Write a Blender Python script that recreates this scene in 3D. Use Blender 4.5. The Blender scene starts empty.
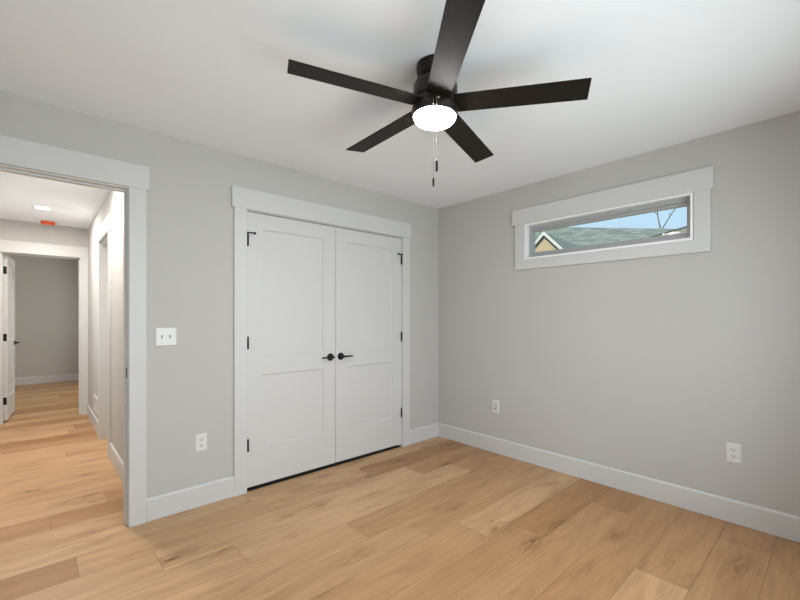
import bpy, bmesh, math, random
from mathutils import Vector, Matrix

S = bpy.context.scene
C = S.collection
PI = math.pi
random.seed(7)

# ------------------------------------------------------------------ camera
EYE = 1.2699
cam_d = bpy.data.cameras.new('camera')
cam = bpy.data.objects.new('camera', cam_d)
C.objects.link(cam)
cam_d.sensor_width = 36.0
cam_d.lens = 400.3 / 800 * 36.0
cam_d.shift_y = (317.66 - 300) / 800
cam_d.clip_start = 0.02
cam.location = (0, 0, EYE)
cam.rotation_euler = (PI / 2, 0, math.radians(47.789 - 90))
S.camera = cam

# ------------------------------------------------------------------ world, sun, added fill lamps, exposure
S.view_settings.view_transform = 'Standard'
S.view_settings.look = 'None'
S.view_settings.gamma = 1.0
S.view_settings.use_curve_mapping = False
S.view_settings.exposure = -0.03
S.cycles.max_bounces = 14
S.cycles.diffuse_bounces = 8
S.cycles.transparent_max_bounces = 12

W = bpy.data.worlds.new('sky')
S.world = W
W.use_nodes = True
wn, wl = W.node_tree.nodes, W.node_tree.links
wn.clear()
wo = wn.new('ShaderNodeOutputWorld')
wb = wn.new('ShaderNodeBackground')
wb.inputs['Strength'].default_value = 1.08
tc = wn.new('ShaderNodeTexCoord')
mp = wn.new('ShaderNodeMapping')
mp.inputs['Scale'].default_value = (3.0, 3.0, 7.0)
nz = wn.new('ShaderNodeTexNoise')
nz.inputs['Scale'].default_value = 1.7
nz.inputs['Detail'].default_value = 5
cr = wn.new('ShaderNodeValToRGB')
cr.color_ramp.elements[0].position = 0.42
cr.color_ramp.elements[0].color = (0.56, 0.77, 0.97, 1)
cr.color_ramp.elements[1].position = 0.72
cr.color_ramp.elements[1].color = (0.86, 0.93, 1.0, 1)
wl.new(tc.outputs['Generated'], mp.inputs['Vector'])
wl.new(mp.outputs[0], nz.inputs['Vector'])
wl.new(nz.outputs['Fac'], cr.inputs['Fac'])
wl.new(cr.outputs['Color'], wb.inputs['Color'])
wl.new(wb.outputs[0], wo.inputs['Surface'])

sun_d = bpy.data.lights.new('sun', 'SUN')
sun_d.energy = 3.3
sun_d.angle = math.radians(0.6)
sun_d.color = (1.0, 0.95, 0.87)
sun = bpy.data.objects.new('sun', sun_d)
C.objects.link(sun)
sun.rotation_euler = Vector((0.52, -0.03, -0.78)).to_track_quat('-Z', 'Y').to_euler()

# fill daylight through an unseen window added in the rear wall
ADDED_WIN2 = (-0.15, 2.55, 0.55, 2.06)          # x0, x1, z0, z1
rear_fill_d = bpy.data.lights.new('rear_fill', 'AREA')
rear_fill_d.shape = 'RECTANGLE'
rear_fill_d.size = ADDED_WIN2[1] - ADDED_WIN2[0]
rear_fill_d.size_y = ADDED_WIN2[3] - ADDED_WIN2[2]
rear_fill_d.energy = 70
rear_fill_d.color = (0.885, 0.94, 0.985)
rear_fill_obj = bpy.data.objects.new('rear_fill', rear_fill_d)
C.objects.link(rear_fill_obj)
rear_fill_obj.location = ((ADDED_WIN2[0] + ADDED_WIN2[1]) / 2, -0.56, (ADDED_WIN2[2] + ADDED_WIN2[3]) / 2)
rear_fill_obj.rotation_euler = (PI / 2, 0, 0)
rear_fill_obj.rotation_euler = Vector((0, 1, 0)).to_track_quat('-Z', 'Z').to_euler()

# fill lamp at an unseen window added to the room beyond the hallway
far_d = bpy.data.lights.new('far_fill', 'AREA')
far_d.shape = 'RECTANGLE'; far_d.size = 1.6; far_d.size_y = 1.35; far_d.energy = 46; far_d.color = (1.0, 0.94, 0.86)
far = bpy.data.objects.new('far_fill', far_d)
C.objects.link(far)
far.location = (1.56, 8.5, 1.375)
far.rotation_euler = Vector((-1, 0, 0)).to_track_quat('-Z', 'Z').to_euler()

# fill lamp at an unseen window added to the hallway
hl_d = bpy.data.lights.new('hall_fill', 'AREA')
hl_d.shape = 'RECTANGLE'; hl_d.size = 1.2; hl_d.size_y = 1.15; hl_d.energy = 10; hl_d.color = (0.95, 0.97, 1.0)
hl = bpy.data.objects.new('hall_fill', hl_d)
C.objects.link(hl)
hl.location = (-0.80, 5.2, 1.475)
hl.rotation_euler = Vector((1, 0, 0)).to_track_quat('-Z', 'Z').to_euler()

# ------------------------------------------------------------------ dimensions
H = 2.44
YL = 2.909            # closet wall plane
XR = 3.196            # transom wall plane
XN, YN = -0.475, -0.38
TH = 0.118            # wall thickness
YH = YL + TH          # hall side of the closet wall
XH = 0.499            # hall right wall
YE = 6.675            # hall end wall
YF = 10.39            # far room wall

# ------------------------------------------------------------------ materials
def mat(name, col, rough=0.5, metal=0.0, spec=0.5, noise=0.0, nscale=40, bump=0.0, bscale=200, stretch=None):
    m = bpy.data.materials.new(name)
    m.use_nodes = True
    n, l = m.node_tree.nodes, m.node_tree.links
    b = n['Principled BSDF']
    b.inputs['Base Color'].default_value = (*col, 1)
    b.inputs['Roughness'].default_value = rough
    b.inputs['Metallic'].default_value = metal
    b.inputs['Specular IOR Level'].default_value = spec
    t = n.new('ShaderNodeTexCoord')
    src = t.outputs['Object']
    if stretch:
        mpp = n.new('ShaderNodeMapping')
        mpp.inputs['Scale'].default_value = stretch
        l.new(src, mpp.inputs['Vector'])
        src = mpp.outputs[0]
    if noise:
        x = n.new('ShaderNodeTexNoise')
        x.inputs['Scale'].default_value = nscale
        x.inputs['Detail'].default_value = 4
        l.new(src, x.inputs['Vector'])
        r = n.new('ShaderNodeMapRange')
        r.inputs['To Min'].default_value = 1 - noise
        r.inputs['To Max'].default_value = 1 + noise
        l.new(x.outputs['Fac'], r.inputs['Value'])
        v = n.new('ShaderNodeVectorMath')
        v.operation = 'SCALE'
        v.inputs[0].default_value = col
        l.new(r.outputs[0], v.inputs['Scale'])
        l.new(v.outputs[0], b.inputs['Base Color'])
    if bump:
        x2 = n.new('ShaderNodeTexNoise')
        x2.inputs['Scale'].default_value = bscale
        x2.inputs['Detail'].default_value = 2
        l.new(src, x2.inputs['Vector'])
        bp = n.new('ShaderNodeBump')
        bp.inputs['Strength'].default_value = bump
        bp.inputs['Distance'].default_value = 0.001
        l.new(x2.outputs['Fac'], bp.inputs['Height'])
        l.new(bp.outputs[0], b.inputs['Normal'])
    return m

def emis(name, col, strength):
    m = bpy.data.materials.new(name)
    m.use_nodes = True
    b = m.node_tree.nodes['Principled BSDF']
    b.inputs['Base Color'].default_value = (0.9, 0.9, 0.9, 1)
    b.inputs['Emission Color'].default_value = (*col, 1)
    b.inputs['Emission Strength'].default_value = strength
    return m

M_WALL = mat('wall_paint', (0.522, 0.514, 0.504), 0.85, spec=0.2, noise=0.012, nscale=3, bump=0.06, bscale=260)
M_CEIL = mat('ceiling_paint', (0.875, 0.910, 0.960), 0.9, spec=0.15, noise=0.01, nscale=2)
M_TRIM = mat('trim_paint', (0.618, 0.620, 0.622), 0.42, spec=0.4, noise=0.01, nscale=6)
M_DOOR = mat('door_paint', (0.622, 0.622, 0.620), 0.42, spec=0.4, noise=0.01, nscale=6)
M_BLACK = mat('matte_black_metal', (0.006, 0.006, 0.006), 0.42, spec=0.3, metal=0.0, noise=0.15, nscale=60)
M_BRONZE = mat('dark_bronze', (0.022, 0.017, 0.013), 0.36, metal=0.35, noise=0.15, nscale=30)
M_BLADE = mat('dark_espresso_blade', (0.013, 0.010, 0.0075), 0.48, spec=0.14, noise=0.35, nscale=7, stretch=(1, 14, 1))
M_PLATE = mat('white_plastic', (0.72, 0.72, 0.715), 0.3, noise=0.01)
M_SLOT = mat('dark_slot', (0.02, 0.02, 0.02), 0.7, noise=0.1)
M_GREY = mat('grey_recess', (0.18, 0.18, 0.18), 0.6, noise=0.05)
M_LIT_LINER = mat('lit_liner_white', (0.88, 0.89, 0.90), 0.35, noise=0.01)  # whiter than the trim: outside light on the jamb edges painted in
M_INSERT = mat('pale_grey_plastic', (0.56, 0.56, 0.55), 0.4, noise=0.02)
M_ORANGE = mat('orange_plastic', (0.75, 0.10, 0.02), 0.4, noise=0.05)
M_STEEL = mat('steel', (0.55, 0.54, 0.52), 0.28, metal=1.0, noise=0.05)
M_VINYL_SHADED = mat('shaded_window_vinyl', (0.38, 0.39, 0.40), 0.4, noise=0.01)  # frame colour greyed to paint in its backlit shade
M_LENS = emis('fan_lens', (1.0, 0.98, 0.955), 135.0)
M_CAN = emis('can_lens', (1.0, 0.95, 0.88), 9.0)

def glass():
    m = bpy.data.materials.new('window_glass')
    m.use_nodes = True
    n, l = m.node_tree.nodes, m.node_tree.links
    n.clear()
    o = n.new('ShaderNodeOutputMaterial')
    t = n.new('ShaderNodeBsdfTransparent')
    t.inputs['Color'].default_value = (0.95, 0.97, 0.96, 1)
    g = n.new('ShaderNodeBsdfGlossy')
    g.inputs['Roughness'].default_value = 0.02
    f = n.new('ShaderNodeFresnel')
    f.inputs['IOR'].default_value = 1.12
    x = n.new('ShaderNodeMixShader')
    l.new(f.outputs[0], x.inputs[0]); l.new(t.outputs[0], x.inputs[1]); l.new(g.outputs[0], x.inputs[2])
    l.new(x.outputs[0], o.inputs['Surface'])
    return m
M_GLASS = glass()

def floor_mat():
    m = bpy.data.materials.new('oak_planks')
    m.use_nodes = True
    n, l = m.node_tree.nodes, m.node_tree.links
    b = n['Principled BSDF']
    at = n.new('ShaderNodeAttribute'); at.attribute_name = 'plank'
    tcx = n.new('ShaderNodeTexCoord')
    sep = n.new('ShaderNodeSeparateXYZ'); l.new(tcx.outputs['Object'], sep.inputs[0])
    def math_(op, a, bb):
        q = n.new('ShaderNodeMath'); q.operation = op
        for i, v in enumerate((a, bb)):
            if isinstance(v, (int, float)): q.inputs[i].default_value = v
            else: l.new(v, q.inputs[i])
        return q.outputs[0]
    def vec(sx, sy, sr):
        c = n.new('ShaderNodeCombineXYZ')
        l.new(math_('MULTIPLY', sep.outputs[0], sx), c.inputs[0])
        l.new(math_('MULTIPLY', sep.outputs[1], sy), c.inputs[1])
        l.new(math_('MULTIPLY', at.outputs['Fac'], sr), c.inputs[2])
        return c.outputs[0]
    def noise_(v, detail, dist=0.0, rough=0.55):
        q = n.new('ShaderNodeTexNoise'); q.inputs['Scale'].default_value = 1
        q.inputs['Detail'].default_value = detail; q.inputs['Distortion'].default_value = dist
        q.inputs['Roughness'].default_value = rough
        l.new(v, q.inputs['Vector']); return q.outputs['Fac']
    def ramp(v, stops):
        q = n.new('ShaderNodeValToRGB'); e = q.color_ramp.elements
        e[0].position, e[0].color = stops[0][0], (*stops[0][1], 1)
        e[1].position, e[1].color = stops[1][0], (*stops[1][1], 1)
        for p_, c_ in stops[2:]:
            z = e.new(p_); z.color = (*c_, 1)
        l.new(v, q.inputs['Fac']); return q.outputs['Color']
    def mix(t, fac, a, bb):
        q = n.new('ShaderNodeMix'); q.data_type = 'RGBA'; q.blend_type = t
        if isinstance(fac, float): q.inputs['Factor'].default_value = fac
        else: l.new(fac, q.inputs['Factor'])
        l.new(a, q.inputs[6])
        if isinstance(bb, tuple): q.inputs[7].default_value = (*bb, 1)
        else: l.new(bb, q.inputs[7])
        return q.outputs[2]
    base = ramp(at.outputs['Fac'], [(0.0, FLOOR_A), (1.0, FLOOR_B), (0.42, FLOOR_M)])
    broad = noise_(vec(1.3, 8.0, 61), 4, 1.1)
    g1 = ramp(broad, [(0.30, (0.80, 0.76, 0.72)), (0.64, (1.07, 1.07, 1.07))])
    c1 = mix('MULTIPLY', 0.85, base, g1)
    fine = noise_(vec(4.0, 75.0, 37), 3, 0.5, 0.6)
    g2 = ramp(fine, [(0.32, (0.88, 0.86, 0.84)), (0.60, (1.05, 1.05, 1.05))])
    c2 = mix('MULTIPLY', 0.8, c1, g2)
    # dark streaks and knots
    st = noise_(vec(2.6, 22.0, 83), 3, 1.6)
    s1 = ramp(st, [(0.60, (0, 0, 0)), (0.76, (1, 1, 1))])
    c3 = mix('MULTIPLY', math_('MULTIPLY', s1, 0.42), c2, (0.52, 0.40, 0.31))
    c4 = c3
    kn = noise_(vec(11, 45, 11), 3)
    knr = ramp(kn, [(0.38, (0, 0, 0)), (0.60, (1, 1, 1))])
    for fx, fy, fr_, thr, r_h, r_c in ((1.35, 3.9, 29, 0.20, 0.30, 0.075), (2.3, 6.1, 47, 0.45, 0.34, 0.085)):
        vo = n.new('ShaderNodeTexVoronoi'); vo.inputs['Scale'].default_value = 1
        l.new(vec(fx, fy, fr_), vo.inputs['Vector'])
        sc = n.new('ShaderNodeSeparateColor'); l.new(vo.outputs['Color'], sc.inputs[0])
        on = math_('GREATER_THAN', sc.outputs[0], thr)
        halo = ramp(vo.outputs['Distance'], [(0.03, (1, 1, 1)), (r_h, (0, 0, 0))])
        h2 = math_('MULTIPLY', math_('MULTIPLY', halo, knr), on)
        c4 = mix('MULTIPLY', math_('MULTIPLY', h2, 0.8), c4, (0.50, 0.36, 0.26))
        core = ramp(vo.outputs['Distance'], [(0.025, (1, 1, 1)), (r_c, (0, 0, 0))])
        c4 = mix('MULTIPLY', math_('MULTIPLY', math_('MULTIPLY', core, on), 0.8), c4, (0.36, 0.22, 0.14))
    l.new(c4, b.inputs['Base Color'])
    b.inputs['Roughness'].default_value = 0.42
    b.inputs['Specular IOR Level'].default_value = 0.35
    bp = n.new('ShaderNodeBump'); bp.inputs['Strength'].default_value = 0.08; bp.inputs['Distance'].default_value = 0.001
    l.new(fine, bp.inputs['Height']); l.new(bp.outputs[0], b.inputs['Normal'])
    return m
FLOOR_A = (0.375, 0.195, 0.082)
FLOOR_M = (0.525, 0.322, 0.172)
FLOOR_B = (0.560, 0.357, 0.200)
M_FLOOR = floor_mat()
M_GAP = mat('plank_gap', (0.12, 0.075, 0.045), 0.8, noise=0.1)

# ------------------------------------------------------------------ mesh helpers
def BM():
    return bmesh.new()

def box(bm, x0, x1, y0, y1, z0, z1, mtx=None):
    vs = [bm.verts.new(v) for v in ((x0, y0, z0), (x1, y0, z0), (x1, y1, z0), (x0, y1, z0),
                                    (x0, y0, z1), (x1, y0, z1), (x1, y1, z1), (x0, y1, z1))]
    for f in ((3, 2, 1, 0), (4, 5, 6, 7), (0, 1, 5, 4), (1, 2, 6, 5), (2, 3, 7, 6), (3, 0, 4, 7)):
        bm.faces.new([vs[i] for i in f])
    if mtx is not None:
        bmesh.ops.transform(bm, matrix=mtx, verts=vs)
    return vs

def bevel(bm, w, seg=2, ang=0.6):
    es = [e for e in bm.edges if len(e.link_faces) == 2 and e.calc_face_angle(0) > ang]
    if es:
        bmesh.ops.bevel(bm, geom=es, offset=w, segments=seg, affect='EDGES', profile=0.5)

def lathe(bm, prof, seg=48, mtx=None, cap=True):
    """prof: list of (r, z), rotated about z"""
    rings, allv = [], []
    for r, z in prof:
        if r < 1e-6:
            v = [bm.verts.new((0, 0, z))]
        else:
            v = [bm.verts.new((r * math.cos(2 * PI * k / seg), r * math.sin(2 * PI * k / seg), z)) for k in range(seg)]
        rings.append(v); allv += v
    for a, b in zip(rings, rings[1:]):
        for k in range(seg):
            k2 = (k + 1) % seg
            if len(a) == 1 and len(b) == 1: continue
            if len(a) == 1: bm.faces.new((a[0], b[k2], b[k]))
            elif len(b) == 1: bm.faces.new((a[k], a[k2], b[0]))
            else: bm.faces.new((a[k], a[k2], b[k2], b[k]))
    if cap:
        for r_ in (rings[0], rings[-1]):
            if len(r_) > 2: bm.faces.new(r_)
    bmesh.ops.recalc_face_normals(bm, faces=bm.faces)
    if mtx is not None:
        bmesh.ops.transform(bm, matrix=mtx, verts=allv)

def tube(bm, pts, radii, seg=8):
    rings = []
    pts = [Vector(p) for p in pts]
    if not isinstance(radii, (list, tuple)): radii = [radii] * len(pts)
    up = None
    for i, p in enumerate(pts):
        d = (pts[min(i + 1, len(pts) - 1)] - pts[max(i - 1, 0)]).normalized()
        if up is None:
            up = Vector((0, 0, 1)) if abs(d.z) < 0.9 else Vector((1, 0, 0))
        u = d.cross(up)
        if u.length < 1e-4: u = d.cross(Vector((0, 1, 0)))
        u.normalize(); v = u.cross(d).normalized(); up = v
        rings.append([bm.verts.new(p + (u * math.cos(2 * PI * k / seg) + v * math.sin(2 * PI * k / seg)) * radii[i]) for k in range(seg)])
    for a, b in zip(rings, rings[1:]):
        for k in range(seg):
            bm.faces.new((a[k], a[(k + 1) % seg], b[(k + 1) % seg], b[k]))
    bm.faces.new(rings[0]); bm.faces.new(rings[-1])
    bmesh.ops.recalc_face_normals(bm, faces=bm.faces)

def obj(name, bm, m, parent=None, smooth=False, loc=None):
    bmesh.ops.recalc_face_normals(bm, faces=bm.faces)
    me = bpy.data.meshes.new(name)
    bm.to_mesh(me); bm.free()
    for mm in (m if isinstance(m, (list, tuple)) else [m]):
        me.materials.append(mm)
    if smooth:
        me.polygons.foreach_set('use_smooth', [True] * len(me.polygons))
        me.set_sharp_from_angle(angle=math.radians(40))
    o = bpy.data.objects.new(name, me)
    C.objects.link(o)
    if parent: o.parent = parent
    if loc: o.location = loc
    return o

def tag(o, label=None, cat=None, group=None, kind=None):
    if label: o['label'] = label
    if cat: o['category'] = cat
    if group: o['group'] = group
    if kind: o['kind'] = kind
    return o

def empty(name, loc=(0, 0, 0), rz=0.0):
    o = bpy.data.objects.new(name, None)
    o.empty_display_size = 0.05
    C.objects.link(o)
    o.location = loc; o.rotation_euler = (0, 0, rz)
    return o

def struct(name, bm, m, label=None, cat=None):
    return tag(obj(name, bm, m), label, cat, kind='structure')

def wall_mesh(axis, a0, a1, t0, t1, z0, z1, holes=()):
    """a wall along `axis` ('x' or 'y') from a0..a1, thickness t0..t1, with rectangular holes (a0,a1,z0,z1); only outer faces"""
    bm = BM()
    A = sorted({a0, a1, *[h for q in holes for h in q[:2]]})
    Z = sorted({z0, z1, *[h for q in holes for h in q[2:]]})
    def solid(i, j):
        if i < 0 or j < 0 or i >= len(A) - 1 or j >= len(Z) - 1: return False
        ca, cz = (A[i] + A[i + 1]) / 2, (Z[j] + Z[j + 1]) / 2
        return not any(h[0] < ca < h[1] and h[2] < cz < h[3] for h in holes)
    cache = {}
    def V(a, t, z):
        k = (round(a, 5), round(t, 5), round(z, 5))
        if k not in cache:
            cache[k] = bm.verts.new((a, t, z) if axis == 'x' else (t, a, z))
        return cache[k]
    for i in range(len(A) - 1):
        for j in range(len(Z) - 1):
            if not solid(i, j): continue
            x0, x1, y0, y1 = A[i], A[i + 1], Z[j], Z[j + 1]
            for t in (t0, t1):
                bm.faces.new((V(x0, t, y0), V(x1, t, y0), V(x1, t, y1), V(x0, t, y1)))
            if not solid(i - 1, j): bm.faces.new((V(x0, t0, y0), V(x0, t1, y0), V(x0, t1, y1), V(x0, t0, y1)))
            if not solid(i + 1, j): bm.faces.new((V(x1, t0, y0), V(x1, t1, y0), V(x1, t1, y1), V(x1, t0, y1)))
            if not solid(i, j - 1): bm.faces.new((V(x0, t0, y0), V(x1, t0, y0), V(x1, t1, y0), V(x0, t1, y0)))
            if not solid(i, j + 1): bm.faces.new((V(x0, t0, y1), V(x1, t0, y1), V(x1, t1, y1), V(x0, t1, y1)))
    return bm

# ------------------------------------------------------------------ floor: one mesh of planks over a dark sub-floor
PW, PL, PY0 = 0.2255, 1.85, 0.251
KNOWN = {5: 1.932, 4: 2.175, 3: 2.83, 7: 1.415, 6: 1.70, 10: 0.153, 8: 0.812, 9: 0.472, 11: 1.093, 13: 0.06, 12: 0.62, 2: 1.62, 1: 2.25, 0: 2.91}
fb = BM()
lay = fb.faces.layers.float.new('plank')
FX0, FX1, FY0, FY1 = -1.55, XR + 0.02, YN - 0.02, YF + 0.02
rr = random.Random(23)
g = 0.0007
k = -4
while PY0 + PW * k < FY1:
    y0, y1 = PY0 + PW * k, PY0 + PW * (k + 1)
    j = KNOWN.get(k, rr.random() * PL)
    while j > FX0: j -= PL
    x = j
    while x < FX1:
        xa, xb = max(x, FX0), min(x + PL, FX1)
        ya, yb = max(y0, FY0), min(y1, FY1)
        rv = rr.random()
        if k <= 4 and x + PL > 2.6: rv *= 0.3  # planks near the window wall toned darker, light falloff painted in
        if xb - xa > 0.01 and yb - ya > 0.01:
            vs = [fb.verts.new(v) for v in ((xa + g, ya + g, 0), (xb - g, ya + g, 0), (xb - g, yb - g, 0), (xa + g, yb - g, 0))]
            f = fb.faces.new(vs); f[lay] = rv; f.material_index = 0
        x += PL
    k += 1
sv = [fb.verts.new(v) for v in ((FX0, FY0, -0.002), (FX1, FY0, -0.002), (FX1, FY1, -0.002), (FX0, FY1, -0.002))]
f = fb.faces.new(sv); f.material_index = 1
box(fb, FX0, FX1, FY0, FY1, -0.30, -0.003)
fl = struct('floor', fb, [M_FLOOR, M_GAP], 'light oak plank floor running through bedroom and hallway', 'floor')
# attribute on the face domain is read by the Attribute node directly

# ------------------------------------------------------------------ ceiling and walls
b = BM(); box(b, -1.7, XR + 0.14, YN - 0.2, YF + 0.15, H, H + 0.14)
struct('ceiling', b, M_CEIL, 'smooth white ceiling', 'ceiling')

DO = (-0.360, 0.418, 0.0, 2.066)      # bedroom door opening (rough)
CO = (1.119, 2.673, 0.0, 2.064)       # closet opening
TW = (0.651, 1.882, 1.78, 2.096)      # transom finished opening (y0,y1,z0,z1)
SD = (4.53, 5.205, 0.0, 2.05)         # hall side door (y)
ED = (-0.320, 0.424, 0.0, 2.050)      # hall end door (x)

struct('wall_left', wall_mesh('x', XN, XR + 0.12, YL, YH, 0, H, [DO, CO]), M_WALL, 'grey wall with the closet and the hallway doorway', 'wall')
struct('wall_right', wall_mesh('y', YN - 0.12, YL, XR, XR + 0.12, -0.3, H, [TW]), M_WALL, 'grey wall with the narrow high window', 'wall')
struct('wall_rear', wall_mesh('x', XN - 0.12, XR, YN - 0.12, YN, -0.3, H, [ADDED_WIN2]), M_WALL, 'grey wall behind the camera with an added window opening', 'wall')
struct('wall_near', wall_mesh('y', YN, YL, XN - 0.12, XN, 0, H), M_WALL, 'grey wall beside the camera', 'wall')
struct('wall_hall_right', wall_mesh('y', YH, YE, XH, XH + 0.115, 0, H, [SD]), M_WALL, 'grey hallway wall with a white side door', 'wall')
ADDED_WIN4 = (4.6, 5.8, 0.90, 2.05)
struct('wall_hall_left', wall_mesh('y', YL + 0.02, YE, -0.74, -0.62, 0, H, [ADDED_WIN4]), M_WALL, 'grey left wall of the hallway', 'wall')
struct('wall_hall_front', wall_mesh('x', -0.62, XN, YH - 0.08, YH, 0, H), M_WALL, 'short grey hallway wall beside the doorway', 'wall')
struct('wall_hall_end', wall_mesh('x', -1.6, 1.5, YE, YE + 0.115, 0, H, [ED]), M_WALL, 'grey hallway end wall with an open doorway', 'wall')
struct('wall_back', wall_mesh('x', -1.6, 1.5, YF, YF + 0.12, 0, H), M_WALL, 'plain grey back wall of the room beyond the hallway', 'wall')
struct('wall_back_left', wall_mesh('y', YE + 0.115, YF, -1.6, -1.5, 0, H), M_WALL, 'left wall of the room beyond the hallway', 'wall')
ADDED_WIN3 = (7.7, 9.3, 0.7, 2.05)
struct('wall_back_right', wall_mesh('y', YE + 0.115, YF, 1.4, 1.5, 0, H, [ADDED_WIN3]), M_WALL, 'right wall of the room beyond the hallway', 'wall')
struct('wall_closet', wall_mesh('x', XH + 0.115, XR + 0.12, 3.66, 3.76, 0, H), M_WALL, 'back wall inside the closet', 'wall')
b = wall_mesh('y', YH, 3.66, XR, XR + 0.12, 0, H)
struct('wall_closet_right', b, M_WALL, 'right wall inside the closet', 'wall')

# ------------------------------------------------------------------ baseboards (chamfered top edge)
def baseboard(name, axis, a0, a1, plane, side, label, h=0.143, t=0.014):
    """plane = wall face coordinate, side = +1/-1 direction into the room"""
    bm = BM()
    prof = [(0, 0.0015), (t, 0.0015), (t, h - 0.012), (t - 0.004, h - 0.004), (t - 0.009, h), (0, h)]
    rows = []
    for a in (a0, a1):
        rows.append([bm.verts.new((a, plane + side * d, z) if axis == 'x' else (plane + side * d, a, z)) for d, z in prof])
    n_ = len(prof)
    for i in range(n_):
        bm.faces.new((rows[0][i], rows[0][(i + 1) % n_], rows[1][(i + 1) % n_], rows[1][i]))
    bm.faces.new(rows[0]); bm.faces.new(rows[1])
    return struct(name, bm, M_TRIM, label, 'baseboard')

CW, CT = 0.089, 0.018                 # casing width and thickness
baseboard('baseboard_left', 'x', 0.504, 1.041, YL, -1, 'white baseboard between the doorway and the closet')
baseboard('baseboard_corner', 'x', 2.752, XR, YL, -1, 'short white baseboard between the closet and the corner')
baseboard('baseboard_right', 'y', YN, YL - 0.014, XR, -1, 'long white baseboard under the high window')
baseboard('baseboard_rear', 'x', XN, XR - 0.014, YN, 1, 'white baseboard behind the camera')
baseboard('baseboard_hall_near', 'y', YH, SD[0] - CW, XH, -1, 'white hallway baseboard nearer than the side door')
baseboard('baseboard_hall_far', 'y', SD[1] + CW, YE, XH, -1, 'white hallway baseboard beyond the side door')
baseboard('baseboard_hall_left', 'y', YH, YE, -0.62, 1, 'white baseboard on the hallway left wall')
baseboard('baseboard_back', 'x', -1.5, 1.4, YF, -1, 'white baseboard of the room beyond the hallway')

# ------------------------------------------------------------------ casings and jambs
def part(name, parent, boxes, m, bev=0.002, seg=2):
    bm = BM()
    for q in boxes: box(bm, *q)
    if bev: bevel(bm, bev, seg)
    return obj(name, bm, m, parent)

def door_trim(name, label, axis, a0, a1, ztop, face, side, depth, head_z, stop=None, head_left=True):
    """cased opening. a0..a1 finished opening along axis; face = wall face plane, side = direction of the casing out of the wall"""
    r = tag(empty(name), label, 'door trim', kind='structure')
    def bx(p0, p1, d0, d1, z0, z1):
        lo, hi = sorted((face + side * d0, face + side * d1))
        return (p0, p1, lo, hi, z0, z1) if axis == 'x' else (lo, hi, p0, p1, z0, z1)
    rev = 0.006
    part('side_casing', r, [bx(a0 - rev - CW, a0 - rev, -0.0005, CT, 0.001, head_z[0])], M_TRIM, 0.0025)
    part('side_casing', r, [bx(a1 + rev, a1 + rev + CW, -0.0005, CT, 0.001, head_z[0])], M_TRIM, 0.0025)
    part('head_casing', r, [bx(a0 - rev - CW - 0.016, a1 + rev + CW + 0.016, -0.0005, CT + 0.004, head_z[0] + 0.0005, head_z[1])], M_TRIM, 0.0025)
    jt = 0.018
    part('jamb', r, [bx(a0 - jt, a0, 0.0, -depth, 0.001, ztop)], M_TRIM, 0.001, 1)
    part('jamb', r, [bx(a1, a1 + jt, 0.0, -depth, 0.001, ztop)], M_TRIM, 0.001, 1)
    part('head_jamb', r, [bx(a0 - jt, a1 + jt, 0.0, -depth, ztop, ztop + jt)], M_TRIM, 0.001, 1)
    if stop:
        s0, s1 = stop
        part('door_stop', r, [bx(a0, a0 + 0.011, -s0, -s1, 0.001, ztop - 0.011), bx(a1 - 0.011, a1, -s0, -s1, 0.001, ztop - 0.011),
                              bx(a0, a1, -s0, -s1, ztop - 0.011, ztop)], M_TRIM, 0.0015, 1)
    return r

# bedroom doorway (trim on the bedroom side)
t1 = door_trim('trim_1', 'white casing of the doorway opening onto the hallway', 'x', -0.345, 0.407, 2.054, YL, -1, TH, (2.061, 2.204), stop=(0.040, 0.075))
bm = BM(); box(bm, 0.4045, 0.4072, YL + 0.004, YL + 0.033, 0.905, 0.963)
tag(obj('strike_plate', bm, M_BLACK, t1), 'black strike plate on the jamb')

# closet trim
t2 = door_trim('trim_2', 'white casing around the double closet doors', 'x', 1.133, 2.659, 2.052, YL, -1, TH, (2.058, 2.2035), stop=(0.040, 0.07))

bm = BM(); box(bm, 1.134, 2.658, YL + 0.002, YL + 0.07, 0.0005, 0.004)  # black strip added to paint the shade in the gap under the doors
tag(obj('gap_shade_strip', bm, M_SLOT, t2), 'black strip painting in the shade under the doors')
# hall side door trim and hall end door trim
t3 = door_trim('trim_3', 'white casing of the side door in the hallway', 'y', SD[0] + 0.006, SD[1] - 0.006, 2.040, XH, -1, 0.115, (2.06, 2.20))
t4 = door_trim('trim_4', 'white casing of the open doorway at the hallway end', 'x', -0.312, 0.418, 2.044, YE, -1, 0.115, (2.050, 2.190), stop=(0.045, 0.075))

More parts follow.
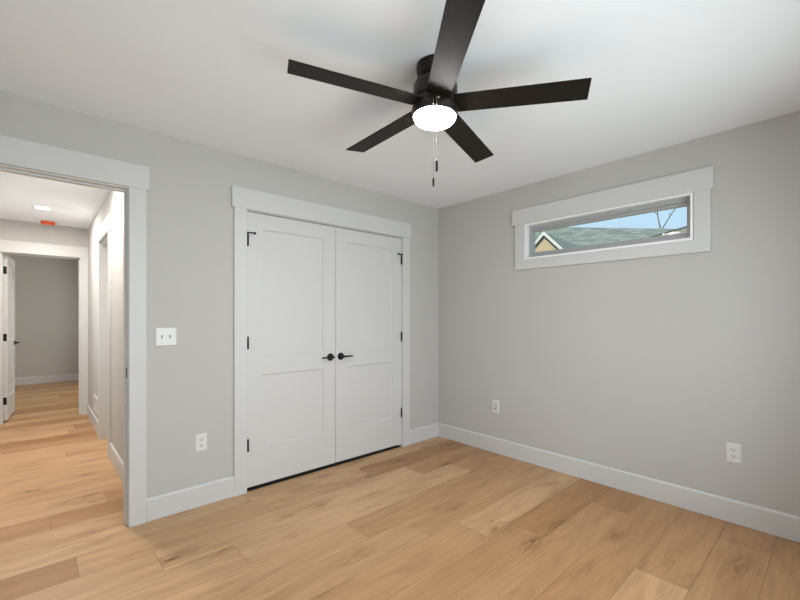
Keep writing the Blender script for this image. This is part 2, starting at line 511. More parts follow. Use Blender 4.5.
# ------------------------------------------------------------------ shaker doors
def door_slab(w, z0, z1, th, panels, rec=0.010, slope=0.007):
    """front at y=0 facing -y, x from 0..w. panels: (x0,x1,z0,z1)"""
    bm = BM()
    X = sorted({0, w, *[v for q in panels for v in q[:2]]})
    Z = sorted({z0, z1, *[v for q in panels for v in q[2:]]})
    def side(y, sg):
        cache = {}
        def V(x, z, d=0.0):
            k_ = (round(x, 5), round(z, 5), round(d, 5))
            if k_ not in cache: cache[k_] = bm.verts.new((x, y + sg * d, z))
            return cache[k_]
        for i in range(len(X) - 1):
            for j in range(len(Z) - 1):
                ca, cz = (X[i] + X[i + 1]) / 2, (Z[j] + Z[j + 1]) / 2
                if any(q[0] < ca < q[1] and q[2] < cz < q[3] for q in panels): continue
                bm.faces.new((V(X[i], Z[j]), V(X[i + 1], Z[j]), V(X[i + 1], Z[j + 1]), V(X[i], Z[j + 1])))
        for (p0, p1, q0, q1) in panels:
            o = [V(p0, q0), V(p1, q0), V(p1, q1), V(p0, q1)]
            s_ = slope
            m_ = [V(p0 + 0.001, q0 + 0.001, rec * 0.55), V(p1 - 0.001, q0 + 0.001, rec * 0.55), V(p1 - 0.001, q1 - 0.001, rec * 0.55), V(p0 + 0.001, q1 - 0.001, rec * 0.55)]
            inn = [V(p0 + s_, q0 + s_, rec), V(p1 - s_, q0 + s_, rec), V(p1 - s_, q1 - s_, rec), V(p0 + s_, q1 - s_, rec)]
            for a_, b_ in ((o, m_), (m_, inn)):
                for c in range(4):
                    d = (c + 1) % 4
                    bm.faces.new((a_[c], a_[d], b_[d], b_[c]))
            bm.faces.new(inn)
    side(0, 1); side(th, -1)
    e = [bm.verts.new(v) for v in ((0, 0, z0), (w, 0, z0), (w, th, z0), (0, th, z0), (0, 0, z1), (w, 0, z1), (w, th, z1), (0, th, z1))]
    for q in ((0, 1, 2, 3), (4, 5, 6, 7), (1, 2, 6, 5), (3, 0, 4, 7)):
        bm.faces.new([e[i] for i in q])
    bmesh.ops.remove_doubles(bm, verts=bm.verts, dist=1e-5)
    return bm

def lever(parent, x, z, d, y=0.0, out=-1):
    """lever handle: rose > neck and lever. d = direction along x of the lever, out = side of the door it stands on"""
    bm = BM()
    lathe(bm, [(0, 0), (0.0315, 0), (0.0315, 0.004), (0.029, 0.009), (0.014, 0.011), (0.0115, 0.016), (0.0105, 0.040), (0, 0.040)], 32)
    R = Matrix.Translation((x, y, z)) @ Matrix.Rotation(PI / 2 * (1 if out < 0 else -1), 4, 'X')
    bmesh.ops.transform(bm, matrix=R, verts=bm.verts)
    rose = obj('door_handle', bm, M_BLACK, parent, True)
    bm = BM()
    yy = y + out * 0.045
    n_ = 9
    P = [(x - d * 0.014 + d * 0.113 * i / n_, yy + (-out) * 0.006 * (i / n_) ** 2, z) for i in range(n_ + 1)]
    tube(bm, P, [0.0065, 0.0095, 0.0098] + [0.0078 - 0.0002 * i for i in range(n_ - 2)], 12)
    obj('lever', bm, M_BLACK, rose, True)
    return rose

def hinge(parent, x, y, z, h=0.089, r=0.0062, leaf=None):
    bm = BM()
    lathe(bm, [(0, 0), (r * 0.6, 0), (r, 0.003), (r, h - 0.003), (r * 0.6, h), (r * 0.75, h + 0.004), (0, h + 0.006)], 14, Matrix.Translation((x, y, z)))
    if leaf: box(bm, *leaf)
    return obj('hinge', bm, M_BLACK, parent, True)

def pin_stop(parent, x, y, z, d):
    bm = BM()
    lathe(bm, [(0, 0), (0.011, 0), (0.011, 0.007), (0, 0.007)], 16, Matrix.Translation((x, y, z)))
    tube(bm, [(x, y, z + 0.0035), (x + d * 0.028, y - 0.020, z + 0.0035), (x + d * 0.046, y - 0.016, z + 0.0035)], 0.0045, 8)
    lathe(bm, [(0, -0.006), (0.009, -0.006), (0.009, 0.005), (0, 0.008)], 14, Matrix.Translation((x + d * 0.046, y - 0.010, z + 0.0035)) @ Matrix.Rotation(PI / 2, 4, 'X'))
    tube(bm, [(x, y, z + 0.0035), (x - d * 0.016, y - 0.012, z + 0.0035)], 0.004, 8)
    return obj('hinge_pin_stop', bm, M_BLACK, parent, True)

DW = 0.7585
DZ0, DZ1 = 0.027, 2.0455
pz = [(0.302, 0.842), (0.992, 1.930)]
panels = [(0.117, DW - 0.120, a, c) for a, c in pz]
D1 = tag(obj('door_1', door_slab(DW, DZ0, DZ1, 0.035, panels), M_DOOR, None, loc=(1.1355, YL + 0.003, 0)),
         'left white two-panel closet door with black lever pointing left', 'door', kind='structure')
D2 = tag(obj('door_2', door_slab(DW, DZ0, DZ1, 0.035, [(0.120, DW - 0.117, a, c) for a, c in pz]), M_DOOR, None, loc=(1.8980, YL + 0.003, 0)),
         'right white two-panel closet door with black lever pointing right', 'door', kind='structure')
lever(D1, DW - 0.051, 0.936, -1)
lever(D2, 0.050, 0.936, 1)
for z in (0.292, 1.040, 1.792):
    hinge(D1, 0.004, -0.009, z)
    hinge(D2, DW - 0.004, -0.009, z)
pin_stop(D1, 0.004, -0.009, 1.886, 1)
pin_stop(D2, DW - 0.004, -0.009, 1.886, -1)

# open door of the room beyond the hallway
dw = 0.695
D3 = tag(obj('door_3', door_slab(dw, 0.028, 2.032, 0.035, [(0.115, dw - 0.115, a, c) for a, c in pz]), M_DOOR),
         'white panel door standing open into the room beyond the hallway', 'door', kind='structure')
# slab local: x along width, front (y=0) must face +X in the world
D3.location = (-0.264, YE + 0.118, 0)
D3.rotation_euler = (0, 0, math.radians(86.3))
h3 = lever(D3, dw - 0.06, 0.936, -1, 0.0, -1)
for z in (0.215, 0.985, 1.80):
    bm = BM()
    lathe(bm, [(0, 0), (0.006, 0), (0.006, 0.089), (0, 0.089)], 12, Matrix.Translation((-0.004, 0.046, z)))
    box(bm, -0.0025, 0.0005, 0.006, 0.050, z, z + 0.089)
    obj('hinge', bm, M_BLACK, D3, True)

# closed side door in the hallway (set back in its jamb)
sw = SD[1] - SD[0] - 0.018
D4 = tag(obj('door_4', door_slab(sw, 0.015, 2.034, 0.035, [(0.11, sw - 0.11, a, c) for a, c in pz]), M_DOOR),
         'white closed side door on the right of the hallway', 'door', kind='structure')
D4.location = (XH + 0.118, SD[1] - 0.009, 0)
D4.rotation_euler = (0, 0, math.radians(-90))
lever(D4, sw - 0.06, 0.936, -1)

# ------------------------------------------------------------------ transom window (window_1)
w1 = tag(empty('window_1'), 'narrow high window with white casing on the right wall', 'window', kind='structure')
y0, y1, z0, z1 = TW
part('side_casing', w1, [(XR - CT, XR + 0.0005, y0 - 0.091, y0 - 0.004, 1.7805, 2.0935)], M_TRIM, 0.0025)
part('side_casing', w1, [(XR - CT, XR + 0.0005, y1 + 0.004, y1 + 0.085, 1.7805, 2.0935)], M_TRIM, 0.0025)
part('head_casing', w1, [(XR - CT - 0.004, XR + 0.0005, 0.545, 1.995, 2.094, 2.232)], M_TRIM, 0.0025)
part('bottom_casing', w1, [(XR - CT, XR + 0.0005, y0 - 0.091, y1 + 0.085, 1.695, 1.780)], M_TRIM, 0.0025)
LT = 0.017
part('jamb_liner', w1, [(XR - 0.010, XR + 0.112, y0, y0 + LT, z0, z1), (XR - 0.010, XR + 0.112, y1 - LT, y1, z0, z1),
                        (XR - 0.010, XR + 0.112, y0 + LT, y1 - LT, z0, z0 + LT), (XR - 0.010, XR + 0.112, y0 + LT, y1 - LT, z1 - LT, z1)], M_LIT_LINER, 0.0015, 1)
def ring(bm, xa, xb, ya, yb, za, zb, wy, wz):
    box(bm, xa, xb, ya, ya + wy, za, zb); box(bm, xa, xb, yb - wy, yb, za, zb)
    box(bm, xa, xb, ya + wy, yb - wy, za, za + wz); box(bm, xa, xb, ya + wy, yb - wy, zb - wz, zb)
bm = BM(); ring(bm, XR + 0.046, XR + 0.100, y0 + LT, y1 - LT, z0 + LT, z1 - LT, 0.022, 0.026); bevel(bm, 0.002, 1)
fr = obj('window_frame', bm, M_VINYL_SHADED, w1)
bm = BM(); ring(bm, XR + 0.060, XR + 0.092, y0 + LT + 0.022, y1 - LT - 0.022, z0 + LT + 0.026, z1 - LT - 0.026, 0.012, 0.024)
obj('glazing_bead', bm, M_VINYL_SHADED, fr)
bm = BM(); box(bm, XR + 0.074, XR + 0.078, y0 + LT + 0.030, y1 - LT - 0.030, z0 + LT + 0.034, z1 - LT - 0.034)
obj('glass_pane', bm, M_GLASS, w1)

# unseen window added in the rear wall for the fill lamp (added_window_2)
w2 = tag(empty('added_window_2'), 'added unseen window behind the camera for fill light', 'window', kind='structure')
x0, x1, z0, z1 = ADDED_WIN2
part('side_casing', w2, [(x0 - CW, x0, YN - 0.0005, YN + CT, z0, z1)], M_TRIM)
part('side_casing', w2, [(x1, x1 + CW, YN - 0.0005, YN + CT, z0, z1)], M_TRIM)
part('head_casing', w2, [(x0 - CW - 0.016, x1 + CW + 0.016, YN - 0.0005, YN + CT + 0.004, z1, z1 + 0.14)], M_TRIM)
part('bottom_casing', w2, [(x0 - CW, x1 + CW, YN - 0.0005, YN + CT, z0 - CW, z0)], M_TRIM)
bm = BM()
for (a, c) in ((x0, x0 + 0.05), (x1 - 0.05, x1), ((x0 + x1) / 2 - 0.03, (x0 + x1) / 2 + 0.03)): box(bm, a, c, YN - 0.11, YN - 0.05, z0, z1)
box(bm, x0, x1, YN - 0.11, YN - 0.05, z0, z0 + 0.05); box(bm, x0, x1, YN - 0.11, YN - 0.05, z1 - 0.05, z1)
obj('window_frame', bm, M_VINYL_SHADED, w2)
bm = BM(); box(bm, x0 + 0.03, x1 - 0.03, YN - 0.082, YN - 0.078, z0 + 0.03, z1 - 0.03)
obj('glass_pane', bm, M_GLASS, w2)

# unseen window added in the far room for its fill lamp (added_window_3)
w3 = tag(empty('added_window_3'), 'added unseen window for fill light in the room beyond the hallway', 'window', kind='structure')
bm = BM(); ring(bm, 1.43, 1.48, ADDED_WIN3[0], ADDED_WIN3[1], ADDED_WIN3[2], ADDED_WIN3[3], 0.05, 0.05)
obj('window_frame', bm, M_VINYL_SHADED, w3)
bm = BM(); box(bm, 1.453, 1.457, ADDED_WIN3[0] + 0.03, ADDED_WIN3[1] - 0.03, ADDED_WIN3[2] + 0.03, ADDED_WIN3[3] - 0.03)
obj('glass_pane', bm, M_GLASS, w3)

# unseen window added in the hallway for its fill lamp (added_window_4)
w4 = tag(empty('added_window_4'), 'added unseen window for fill light in the left hallway wall', 'window', kind='structure')
bm = BM(); ring(bm, -0.72, -0.67, ADDED_WIN4[0], ADDED_WIN4[1], ADDED_WIN4[2], ADDED_WIN4[3], 0.05, 0.05)
obj('window_frame', bm, M_VINYL_SHADED, w4)
bm = BM(); box(bm, -0.697, -0.693, ADDED_WIN4[0] + 0.03, ADDED_WIN4[1] - 0.03, ADDED_WIN4[2] + 0.03, ADDED_WIN4[3] - 0.03)
obj('glass_pane', bm, M_GLASS, w4)

# ------------------------------------------------------------------ ceiling fan
FC = (1.368, 1.267)
fan = tag(empty('ceiling_fan', (FC[0], FC[1], H)), 'dark bronze five-blade ceiling fan with a glowing round light', 'ceiling fan')
bm = BM()
lathe(bm, [(0, -0.0005), (0.092, -0.0005), (0.093, -0.010), (0.089, -0.013), (0.089, -0.018), (0.091, -0.021), (0.091, -0.029), (0.087, -0.032),
           (0.087, -0.037), (0.089, -0.040), (0.088, -0.047), (0.082, -0.055), (0.066, -0.061), (0.045, -0.064), (0, -0.064)], 64)
obj('canopy', bm, M_BRONZE, fan, True, loc=(0.009, 0, 0))
TILT = 0.0384                        # the fan hangs a little out of true on its ball joint
def tilted(o):
    o.rotation_euler = (0, TILT, 0)
    o.location = (0.185 * math.sin(TILT), 0, 0)
    return o
bm = BM(); lathe(bm, [(0, -0.056), (0.040, -0.056), (0.038, -0.082), (0, -0.082)], 40)
tilted(obj('neck', bm, M_BRONZE, fan, True))
bm = BM()
lathe(bm, [(0, -0.074), (0.055, -0.074), (0.085, -0.080), (0.098, -0.090), (0.102, -0.102), (0.102, -0.156), (0.099, -0.164), (0.093, -0.168), (0.093, -0.196), (0, -0.196)], 64)
tilted(obj('motor_housing', bm, M_BRONZE, fan, True))
bm = BM()
lathe(bm, [(0, -0.1962), (0.080, -0.1962), (0.102, -0.199), (0.107, -0.205), (0.107, -0.226), (0.104, -0.240), (0.100, -0.243), (0.0952, -0.240), (0, -0.240)], 64)
hs = tilted(obj('light_kit', bm, M_BRONZE, fan, True))
bm = BM()
lathe(bm, [(0.0945, -0.238), (0.0950, -0.251), (0.091, -0.257), (0.080, -0.264), (0.055, -0.271), (0.025, -0.274), (0, -0.2745)], 64, cap=False)
lens = tilted(obj('light_lens', bm, M_LENS, fan, True))
tag(lens, 'glowing white round lens')
bl_d = bpy.data.lights.new('fan_lamp', 'AREA'); bl_d.shape = 'DISK'; bl_d.size = 0.19; bl_d.energy = 2; bl_d.color = (1.0, 0.96, 0.90)
bl = bpy.data.objects.new('fan_lamp', bl_d); C.objects.link(bl); bl.parent = fan; bl.location = (0, 0, -0.284)
# blades
def blade_bm():
    bm = BM()
    n_ = 14; r0, r1 = 0.090, 0.666; t_ = 0.0035
    top, bot = [], []
    for i in range(n_ + 1):
        s = i / n_; r = r0 + (r1 - r0) * s
        w_ = 0.055 + 0.005 * s
        top.append([bm.verts.new((r + (0.0 if i < n_ else -0.008), -w_, t_)), bm.verts.new((r, w_, t_))])
        bot.append([bm.verts.new((r + (0.0 if i < n_ else -0.008), -w_, -t_)), bm.verts.new((r, w_, -t_))])
    for i in range(n_):
        bm.faces.new((top[i][0], top[i + 1][0], top[i + 1][1], top[i][1]))
        bm.faces.new((bot[i][1], bot[i + 1][1], bot[i + 1][0], bot[i][0]))
        bm.faces.new((top[i][0], bot[i][0], bot[i + 1][0], top[i + 1][0]))
        bm.faces.new((top[i][1], top[i + 1][1], bot[i + 1][1], bot[i][1]))
    bm.faces.new((top[0][0], top[0][1], bot[0][1], bot[0][0]))
    bm.faces.new((top[n_][1], top[n_][0], bot[n_][0], bot[n_][1]))
    bmesh.ops.recalc_face_normals(bm, faces=bm.faces)
    bevel(bm, 0.0015, 2, 0.9)
    return bm
def iron_bm():
    bm = BM()
    P = [(0.075, 0.024), (0.115, 0.024), (0.145, 0.040), (0.185, 0.040), (0.198, 0.026)]
    tp = [[bm.verts.new((x, s_ * w_, z)) for s_ in (-1, 1)] + [] for x, w_ in P for z in (0.0040,)]
    bt = [[bm.verts.new((x, s_ * w_, 0.0085)) for s_ in (-1, 1)] for x, w_ in P]
    for i in range(len(P) - 1):
        bm.faces.new((tp[i][0], tp[i + 1][0], tp[i + 1][1], tp[i][1])); bm.faces.new((bt[i][0], bt[i + 1][0], bt[i + 1][1], bt[i][1]))
        bm.faces.new((tp[i][0], bt[i][0], bt[i + 1][0], tp[i + 1][0])); bm.faces.new((tp[i][1], bt[i][1], bt[i + 1][1], tp[i + 1][1]))
    bm.faces.new((tp[0][0], tp[0][1], bt[0][1], bt[0][0])); bm.faces.new((tp[-1][0], tp[-1][1], bt[-1][1], bt[-1][0]))
    bmesh.ops.recalc_face_normals(bm, faces=bm.faces)
    return bm
def screw_bm(sx, sy):
    bm = BM()
    lathe(bm, [(0, -0.0062), (0.003, -0.0058), (0.0045, -0.0035), (0, -0.0035)], 10, Matrix.Translation((sx, sy, 0)))
    return bm
BLADE_PHASE, PITCH = -56.0, -10.0
bme = irm = scm = None
for k in range(5):
    if bme is None:
        bo = obj('blade', blade_bm(), M_BLADE, fan); ir = obj('blade_iron', iron_bm(), M_BRONZE, bo); so = [obj('screw', screw_bm(*q), M_BRONZE, bo, True) for q in ((0.150, 0.022), (0.150, -0.022), (0.182, 0.0))]
        bme, irm, scm = bo, ir, so
    else:
        bo = bme.copy(); C.objects.link(bo); bo.parent = fan
        for s_ in (irm, *scm):
            c_ = s_.copy(); C.objects.link(c_); c_.parent = bo
    bo.location = (0, 0, -0.1846)
    bo.rotation_mode = 'QUATERNION'
    bo.rotation_quaternion = (Matrix.Rotation(TILT, 4, 'Y') @ Matrix.Rotation(math.radians(BLADE_PHASE + 72 * k), 4, 'Z') @ Matrix.Rotation(math.radians(PITCH), 4, 'X')).to_quaternion()
# pull chains hang on the camera side of the light kit
def chain(px, py, z0_, z1_, fz, m_fob, fr_):
    bm = BM()
    tube(bm, [(px * 0.9, py * 0.9, z0_), (px, py, z0_ - 0.004), (px, py, z1_)], 0.0011, 6)
    z = z0_
    while z > z1_:
        bmesh.ops.create_icosphere(bm, subdivisions=1, radius=0.0018, matrix=Matrix.Translation((px, py, z)))
        z -= 0.0055
    ch = obj('pull_chain', bm, M_STEEL, fan)
    bm = BM()
    lathe(bm, [(0, z1_ + 0.002), (fr_ * 0.5, z1_), (fr_, z1_ - 0.006), (fr_, fz + 0.005), (fr_ * 0.6, fz), (0, fz)], 14, Matrix.Translation((px, py, 0)))
    obj('chain_fob', bm, m_fob, ch, True)
chain(-0.076, -0.081, -0.212, -0.483, -0.533, M_BLACK, 0.0055)
chain(-0.086, -0.071, -0.212, -0.560, -0.598, M_BRONZE, 0.0045)
bm = BM(); lathe(bm, [(0, 0), (0.007, 0), (0.007, 0.003), (0.004, 0.005), (0, 0.005)], 16,
                 Matrix.Translation((-0.072, -0.086, -0.208)) @ Matrix.Rotation(math.radians(46 - 180), 4, 'Z') @ Matrix.Rotation(PI / 2, 4, 'Y') @ Matrix.Diagonal((0.5, 1.1, 1, 1)))
obj('highlight_oval', bm, M_STEEL, fan, True)  # steel oval added in place of a highlight on the housing

# ------------------------------------------------------------------ hallway ceiling things
def can_light(y, x, label):
    r = tag(empty('recessed_light', (x, y, H)), label, 'ceiling light')
    bm = BM(); lathe(bm, [(0.066, -0.0045), (0.070, -0.0055), (0.086, -0.003), (0.087, -0.0002), (0.066, -0.0002)], 48, cap=False)
    obj('trim_ring', bm, M_PLATE, r, True)
    bm = BM(); lathe(bm, [(0.067, -0.001), (0.067, -0.0042), (0, -0.0042)], 48, cap=False)
    obj('lens', bm, M_CAN, r, True)
    d = bpy.data.lights.new('can_lamp', 'AREA'); d.shape = 'DISK'; d.size = 0.13; d.energy = HALL_W; d.color = (1.0, 0.93, 0.84)
    o = bpy.data.objects.new('can_lamp', d); C.objects.link(o); o.parent = r; o.location = (0, 0, -0.008)
    return r
HALL_W = 23
can_light(5.70, 0.045, 'round white recessed light in the hallway ceiling near the orange detector')
can_light(4.00, 0.139, 'round white recessed light in the hallway ceiling just beyond the bedroom doorway')
r = tag(empty('smoke_detector', (0.10, 6.47, H)), 'smoke detector under an orange dust cover on hallway ceiling', 'smoke detector')
bm = BM(); lathe(bm, [(0, -0.0003), (0.066, -0.0003), (0.066, -0.008), (0, -0.008)], 40); obj('mounting_base', bm, M_PLATE, r, True)
bm = BM(); lathe(bm, [(0, -0.0082), (0.068, -0.0082), (0.068, -0.018), (0.064, -0.036), (0.060, -0.040), (0, -0.040)], 40); obj('dust_cover', bm, M_ORANGE, r, True)

# ------------------------------------------------------------------ switches, outlets, vent
def plate_bm(w, h, d=0.006):
    """plate in local x (width) z (height), front toward -y"""
    bm = BM()
    o = [(-w / 2, 0, -h / 2), (w / 2, 0, -h / 2), (w / 2, 0, h / 2), (-w / 2, 0, h / 2)]
    a = [bm.verts.new(v) for v in o]
    b_ = [bm.verts.new((v[0], -d * 0.5, v[2])) for v in o]
    c_ = [bm.verts.new((v[0] * (1 - 0.008 / w), -d, v[2] * (1 - 0.008 / h))) for v in o]
    for p, q in ((a, b_), (b_, c_)):
        for i in range(4):
            bm.faces.new((p[i], p[(i + 1) % 4], q[(i + 1) % 4], q[i]))
    bm.faces.new(a); bm.faces.new(c_)
    return bm
def outlet(loc, rz, label):
    r = tag(empty('wall_outlet', loc, rz), label, 'outlet', 'white duplex outlets low on the walls')
    obj('cover_plate', plate_bm(0.073, 0.118), M_PLATE, r)
    for dz in (0.0205, -0.0205):
        bm = BM(); box(bm, -0.017, 0.017, -0.0085, -0.005, dz - 0.0145, dz + 0.0145); bevel(bm, 0.0015, 2)
        rc = obj('receptacle', bm, M_PLATE, r)
        bm = BM()
        box(bm, -0.0095, -0.0060, -0.0088, -0.0080, dz + 0.000, dz + 0.0095); box(bm, 0.0060, 0.0095, -0.0088, -0.0080, dz + 0.000, dz + 0.0095)
        lathe(bm, [(0, 0), (0.0034, 0), (0.0034, 0.0008), (0, 0.0008)], 12, Matrix.Translation((0, -0.0080, dz - 0.007)) @ Matrix.Rotation(PI / 2, 4, 'X'))
        obj('slots', bm, M_SLOT, rc)
    bm = BM(); lathe(bm, [(0, 0), (0.003, 0), (0.002, 0.001), (0, 0.001)], 10, Matrix.Translation((0, -0.006, 0)) @ Matrix.Rotation(PI / 2, 4, 'X'))
    obj('screw', bm, M_PLATE, r)
    return r
outlet((0.8225, YL, 0.4265), 0, 'white duplex outlet on the grey wall between doorway and closet')
outlet((XR, 0.4485, 0.4315), -PI / 2, 'white duplex outlet low on the window wall, above its long baseboard')
r = tag(empty('wall_plate', (XR, 2.181, 0.436), -PI / 2), 'small white jack plate low on the window wall near the corner', 'wall plate')
obj('cover_plate', plate_bm(0.073, 0.118), M_PLATE, r)
bm = BM(); box(bm, -0.0165, 0.0165, -0.0072, -0.005, -0.0335, 0.0335); bevel(bm, 0.001, 1); ins = obj('insert', bm, M_INSERT, r)
bm = BM(); box(bm, -0.005, 0.005, -0.0078, -0.0068, -0.026, -0.017); obj('jack', bm, M_SLOT, ins)

r = tag(empty('light_switch', (0.613, YL, 1.148)), 'white double toggle light switch beside the doorway casing', 'light switch')
obj('cover_plate', plate_bm(0.117, 0.115), M_PLATE, r)
for sx, up in ((-0.023, -1), (0.023, 1)):
    bm = BM(); box(bm, sx - 0.0048, sx + 0.0048, -0.0066, -0.005, -0.0095, 0.0095); sl = obj('toggle', bm, M_GREY, r)
    bm = BM(); box(bm, -0.0042, 0.0042, -0.016, 0, -0.0050, 0.0050)
    for v in bm.verts:
        if v.co.y < -0.01: v.co.x *= 0.8; v.co.z *= 0.7
    bmesh.ops.transform(bm, matrix=Matrix.Translation((sx, -0.004, up * 0.003)) @ Matrix.Rotation(-up * 0.5, 4, 'X'), verts=bm.verts)
    obj('toggle_bat', bm, M_PLATE, sl)
    for sz in (0.030, -0.030):
        bm = BM(); lathe(bm, [(0, 0), (0.003, 0), (0.002, 0.001), (0, 0.001)], 10, Matrix.Translation((sx, -0.006, sz)) @ Matrix.Rotation(PI / 2, 4, 'X'))
        obj('screw', bm, M_PLATE, r)

r = tag(empty('air_vent', (XH, 5.70, 0.285), -PI / 2), 'white return air grille low on the hallway wall beyond the side door', 'air vent')
bm = BM(); ring2 = [(-0.19, -0.165, -0.09, 0.09), (0.165, 0.19, -0.09, 0.09), (-0.165, 0.165, 0.066, 0.09), (-0.165, 0.165, -0.09, -0.066)]
for q in ring2: box(bm, q[0], q[1], -0.008, 0.0, q[2], q[3])
obj('grille_frame', bm, M_PLATE, r)
bm = BM()
for i in range(9):
    z = -0.058 + i * 0.0145
    box(bm, -0.165, 0.165, -0.006, -0.0045, -0.006, 0.006, Matrix.Translation((0, 0, z)) @ Matrix.Rotation(0.0, 4, 'X'))
obj('louvers', bm, M_PLATE, r)
bm = BM(); box(bm, -0.166, 0.166, -0.002, -0.0005, -0.067, 0.067); obj('vent_backing', bm, M_SLOT, r)

# ------------------------------------------------------------------ outside: ground, neighbour houses, tree
def brickmat(name, c1, c2, mortar, sx, sy):
    m = bpy.data.materials.new(name); m.use_nodes = True
    n, l = m.node_tree.nodes, m.node_tree.links
    b_ = n['Principled BSDF']; b_.inputs['Roughness'].default_value = 0.9; b_.inputs['Specular IOR Level'].default_value = 0.2
    uv = n.new('ShaderNodeUVMap')
    t = n.new('ShaderNodeTexBrick')
    t.inputs['Color1'].default_value = (*c1, 1); t.inputs['Color2'].default_value = (*c2, 1); t.inputs['Mortar'].default_value = (*mortar, 1)
    t.inputs['Scale'].default_value = 1.0; t.inputs['Brick Width'].default_value = sx; t.inputs['Row Height'].default_value = sy
    t.inputs['Mortar Size'].default_value = 0.012; t.inputs['Bias'].default_value = 0.0
    z = n.new('ShaderNodeTexNoise'); z.inputs['Scale'].default_value = 60
    mx = n.new('ShaderNodeMix'); mx.data_type = 'RGBA'; mx.blend_type = 'MULTIPLY'; mx.inputs['Factor'].default_value = 0.5
    l.new(uv.outputs[0], t.inputs['Vector']); l.new(uv.outputs[0], z.inputs['Vector'])
    l.new(t.outputs['Color'], mx.inputs[6]); l.new(z.outputs['Color'], mx.inputs[7])
    l.new(mx.outputs[2], b_.inputs['Base Color'])
    return m
M_SHINGLE = brickmat('green_grey_shingles', (0.22, 0.26, 0.23), (0.40, 0.44, 0.39), (0.10, 0.12, 0.11), 0.42, 0.20)
M_SHINGLE2 = brickmat('tan_green_shingles', (0.27, 0.27, 0.21), (0.36, 0.35, 0.27), (0.16, 0.16, 0.13), 0.30, 0.14)
M_TAN = mat('tan_siding', (0.66, 0.50, 0.31), 0.8, noise=0.12, nscale=20, stretch=(1, 1, 6))
M_WHITE = mat('white_rake', (0.85, 0.83, 0.78), 0.6, noise=0.02)
M_FASCIA = mat('dark_drip_edge', (0.06, 0.055, 0.05), 0.6, noise=0.1)
M_GRASS = mat('grass_ground', (0.10, 0.14, 0.05), 1.0, noise=0.4, nscale=3)
M_BARK = mat('grey_bark', (0.16, 0.13, 0.11), 0.9, noise=0.3, nscale=12)

b = BM(); box(b, -40, 60, -50, 50, -0.8, -0.5)
gd = struct('ground', b, M_GRASS, 'grass ground outside the window', 'ground')

def slab_quad(bm, p, th):
    """a roof plane: quad p (counter-clockwise from outside), thickness th downwards; uv in metres"""
    uvl = bm.loops.layers.uv.verify()
    P = [Vector(q) for q in p]
    nrm = (P[1] - P[0]).cross(P[3] - P[0]).normalized()
    u = (P[1] - P[0]).normalized(); v = nrm.cross(u)
    top = [bm.verts.new(q) for q in P]; bot = [bm.verts.new(q - nrm * th) for q in P]
    fs = [bm.faces.new(top), bm.faces.new(list(reversed(bot)))]
    for i in range(4):
        fs.append(bm.faces.new((top[i], bot[i], bot[(i + 1) % 4], top[(i + 1) % 4])))
    for f_ in fs:
        for lp in f_.loops:
            d = lp.vert.co - P[0]
            lp[uvl].uv = (d.dot(u), d.dot(v))

# frame: forward (view axis) fv and side su
cs, sn = math.cos(math.radians(47.789)), math.sin(math.radians(47.789))
def at(px, py, depth):
    """world point on the view ray of a photo pixel, at a depth along the level view axis (used once, to survey the houses)"""
    rx = (px - 400) / 400.3
    return Vector((depth * (cs + rx * sn), depth * (sn - rx * cs), EYE + (317.66 - py) / 400.3 * depth))

hs_ = tag(empty('house', (0, 0, 0)), 'neighbouring house with grey-green shingle roof and tan gable', 'house')
rl, rr_ = at(575, 227.2, 16.0), at(680, 229.4, 16.3)
ud = (rr_ - rl); ud.z = 0; ud.normalize()
ridge_z = rl.z
RA, RB = rl - ud * 6.0, rr_ + ud * 2.2
RA.z = RB.z = ridge_z
nv = Vector((-ud.y, ud.x, 0))
if nv.dot(Vector((cs, sn, 0))) > 0: nv = -nv            # towards the camera
run = 4.6; drop = run * 0.56
EA, EB = RA + nv * run, RB + nv * run
EA.z = EB.z = ridge_z - drop
BA, BB = RA - nv * run, RB - nv * run
BA.z = BB.z = ridge_z - drop
bm = BM()
slab_quad(bm, (EA, EB, RB, RA), 0.15)
slab_quad(bm, (BB, BA, RA, RB), 0.15)
obj('main_roof', bm, M_SHINGLE, hs_)
bm = BM()
i_ = 0.35
base = [EA - nv * i_ + ud * i_, EB - nv * i_ - ud * i_, BB + nv * i_ - ud * i_, BA + nv * i_ + ud * i_]
lo = [bm.verts.new((q.x, q.y, -0.55)) for q in base]; hi = [bm.verts.new((q.x, q.y, ridge_z - drop + 0.05)) for q in base]
apx = [bm.verts.new((q.x, q.y, ridge_z - 0.2)) for q in (RA + ud * i_, RB - ud * i_)]
for i in range(4): bm.faces.new((lo[i], lo[(i + 1) % 4], hi[(i + 1) % 4], hi[i]))
bm.faces.new((hi[3], hi[0], apx[0])); bm.faces.new((hi[1], hi[2], apx[1])); bm.faces.new(lo)
bm.faces.new((hi[0], hi[1], apx[1], apx[0])); bm.faces.new((hi[2], hi[3], apx[0], apx[1]))
obj('main_wall', bm, M_TAN, hs_)
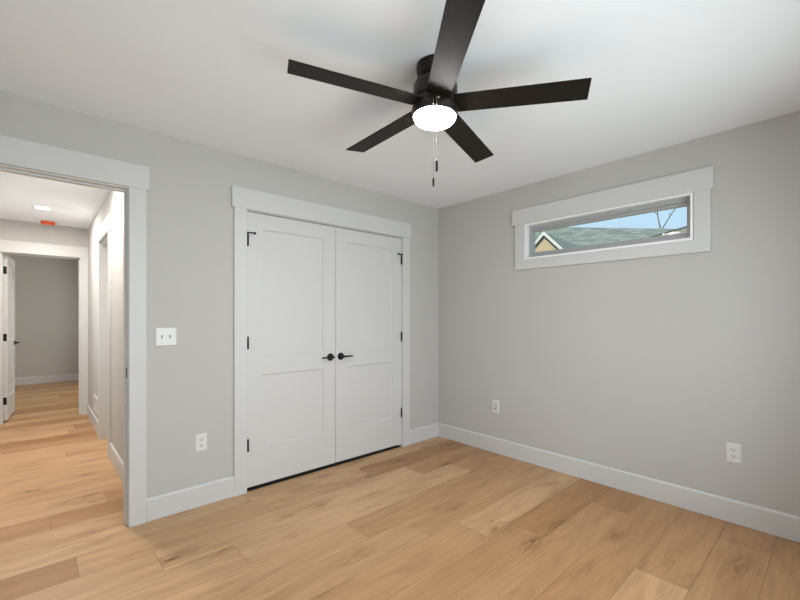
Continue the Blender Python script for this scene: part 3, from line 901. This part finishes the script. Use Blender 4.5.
# front gable wing
pk = at(544, 232, 10.6)
gd_ = Vector((1.0, 0.10, 0)).normalized()               # depth direction of the wing
gs = Vector((gd_.y, -gd_.x, 0))                          # to the right in the photo
pit, half = 1.02, 1.5
rkl, rkr = pk - gs * half, pk + gs * half
rkl.z = rkr.z = pk.z - half * pit
bk = gd_ * 4.2
bm = BM()
slab_quad(bm, (rkl, pk, pk + bk, rkl + bk), 0.10)
slab_quad(bm, (pk, rkr, rkr + bk, pk + bk), 0.10)
obj('gable_roof', bm, M_SHINGLE, hs_)
bm = BM()
fo = gd_ * 0.02
q = [rkl + fo + gs * 0.15, rkr + fo - gs * 0.15]
vv = [bm.verts.new((q[0].x, q[0].y, -0.55)), bm.verts.new((q[1].x, q[1].y, -0.55)), bm.verts.new((q[1].x, q[1].y, rkr.z + 0.02)),
      bm.verts.new((pk.x + fo.x, pk.y + fo.y, pk.z - 0.13)), bm.verts.new((q[0].x, q[0].y, rkl.z + 0.02))]
ww = [bm.verts.new(v.co + bk - fo) for v in vv]
bm.faces.new(vv); bm.faces.new(list(reversed(ww)))
for i in range(5): bm.faces.new((vv[i], vv[(i + 1) % 5], ww[(i + 1) % 5], ww[i]))
obj('gable_wall', bm, M_TAN, hs_)
for a_, b_ in ((pk, rkr), (rkl, pk)):
    bm = BM()
    dn = Vector((0, 0, -0.085))
    up_ = Vector((0, 0, 0.012))
    A0 = [a_ + up_, b_ + up_, b_ + dn, a_ + dn]
    f1 = [bm.verts.new(v - gd_ * 0.03) for v in A0]; f2 = [bm.verts.new(v + gd_ * 0.004) for v in A0]
    bm.faces.new(f1); bm.faces.new(list(reversed(f2)))
    for i in range(4): bm.faces.new((f1[i], f1[(i + 1) % 4], f2[(i + 1) % 4], f2[i]))
    obj('rake_board', bm, M_WHITE, hs_)

# low-pitched shed roof nearer on the right
sh = tag(empty('shed', (0, 0, 0)), 'low tan-roofed outbuilding seen at the right end of the high window', 'shed')
a_ = at(648, 238.9, 8.6); c_ = at(700, 223.5, 8.0)
sd = (c_ - a_); slope_v = sd.copy()
hd = Vector((sd.x, sd.y, 0)).normalized()
dv = Vector((-hd.y, hd.x, 0))
if dv.dot(Vector((cs, sn, 0))) > 0: dv = -dv             # towards the camera
lowv = dv * 1.5 + Vector((0, 0, -0.55))
A1 = a_ - slope_v * 0.7; C1 = c_ + slope_v * 0.4
bm = BM(); slab_quad(bm, (A1 + lowv, C1 + lowv, C1, A1), 0.08); obj('shed_roof', bm, M_SHINGLE2, sh)
bm = BM()
f1 = [bm.verts.new(v) for v in (A1 + Vector((0, 0, 0.03)), C1 + Vector((0, 0, 0.03)), C1 + Vector((0, 0, -0.02)), A1 + Vector((0, 0, -0.02)))]
f2 = [bm.verts.new(v.co - dv * 0.05) for v in f1]
bm.faces.new(f1); bm.faces.new(list(reversed(f2)))
for i in range(4): bm.faces.new((f1[i], f1[(i + 1) % 4], f2[(i + 1) % 4], f2[i]))
obj('ridge_cap', bm, M_FASCIA, sh)
bm = BM()
q = [A1 + dv * 0.1 + hd * 0.1, C1 + dv * 0.1 - hd * 0.1, C1 + dv * 1.35 - hd * 0.1, A1 + dv * 1.35 + hd * 0.1]
zt = [A1.z - 0.13, C1.z - 0.13, C1.z - 0.62, A1.z - 0.62]
lo = [bm.verts.new((v.x, v.y, -0.55)) for v in q]; hi = [bm.verts.new((v.x, v.y, z)) for v, z in zip(q, zt)]
bm.faces.new(lo); bm.faces.new(hi)
for i in range(4): bm.faces.new((lo[i], lo[(i + 1) % 4], hi[(i + 1) % 4], hi[i]))
obj('shed_wall', bm, M_TAN, sh)

# bare tree behind the houses
tb = at(661, 240, 24.0)
tree = tag(empty('tree', (tb.x, tb.y, -0.5)), 'bare forked tree beyond the shingle roof', 'tree')
bm = BM()
rt = random.Random(5)
side_v = Vector((sn, -cs, 0))
def grow(p, d, L, r, lev):
    pts, rad = [p], [r]
    q = p.copy(); dd = d.copy()
    for i in range(5):
        dd = (dd + Vector((rt.uniform(-.2, .2), rt.uniform(-.2, .2), rt.uniform(-.02, .08)))).normalized()
        q = q + dd * L / 5
        pts.append(q.copy()); rad.append(r * (1 - 0.11 * (i + 1)))
        if lev < 3 and i >= 1:
            a = rt.uniform(0, 6.28)
            nd = (dd + Vector((math.cos(a), math.sin(a), 0.25)) * 0.55).normalized()
            grow(q.copy(), nd, L * rt.uniform(.25, .4), r * 0.55, lev + 1)
    tube(bm, pts, rad, 6)
top_z = EYE + (317.66 - 231) / 400.3 * 24.0 + 0.5
tube(bm, [(0, 0, 0), (0.05, 0.02, top_z * 0.5), (0.0, 0.0, top_z)], [0.12, 0.07, 0.045], 10)
bo_ = obj('trunk', bm, M_BARK, tree, True)
bm = BM()
grow(Vector((0, 0, top_z - 0.05)), (Vector((0, 0, 1)) - side_v * 0.10).normalized(), 1.8, 0.040, 1)
grow(Vector((0, 0, top_z - 0.05)), (Vector((0, 0, 1)) + side_v * 0.30).normalized(), 1.8, 0.036, 1)
grow(Vector((0, 0, top_z - 0.9)), (Vector((0, 0, 1)) - side_v * 1.6).normalized(), 1.3, 0.016, 3)
obj('branches', bm, M_BARK, tree, True)
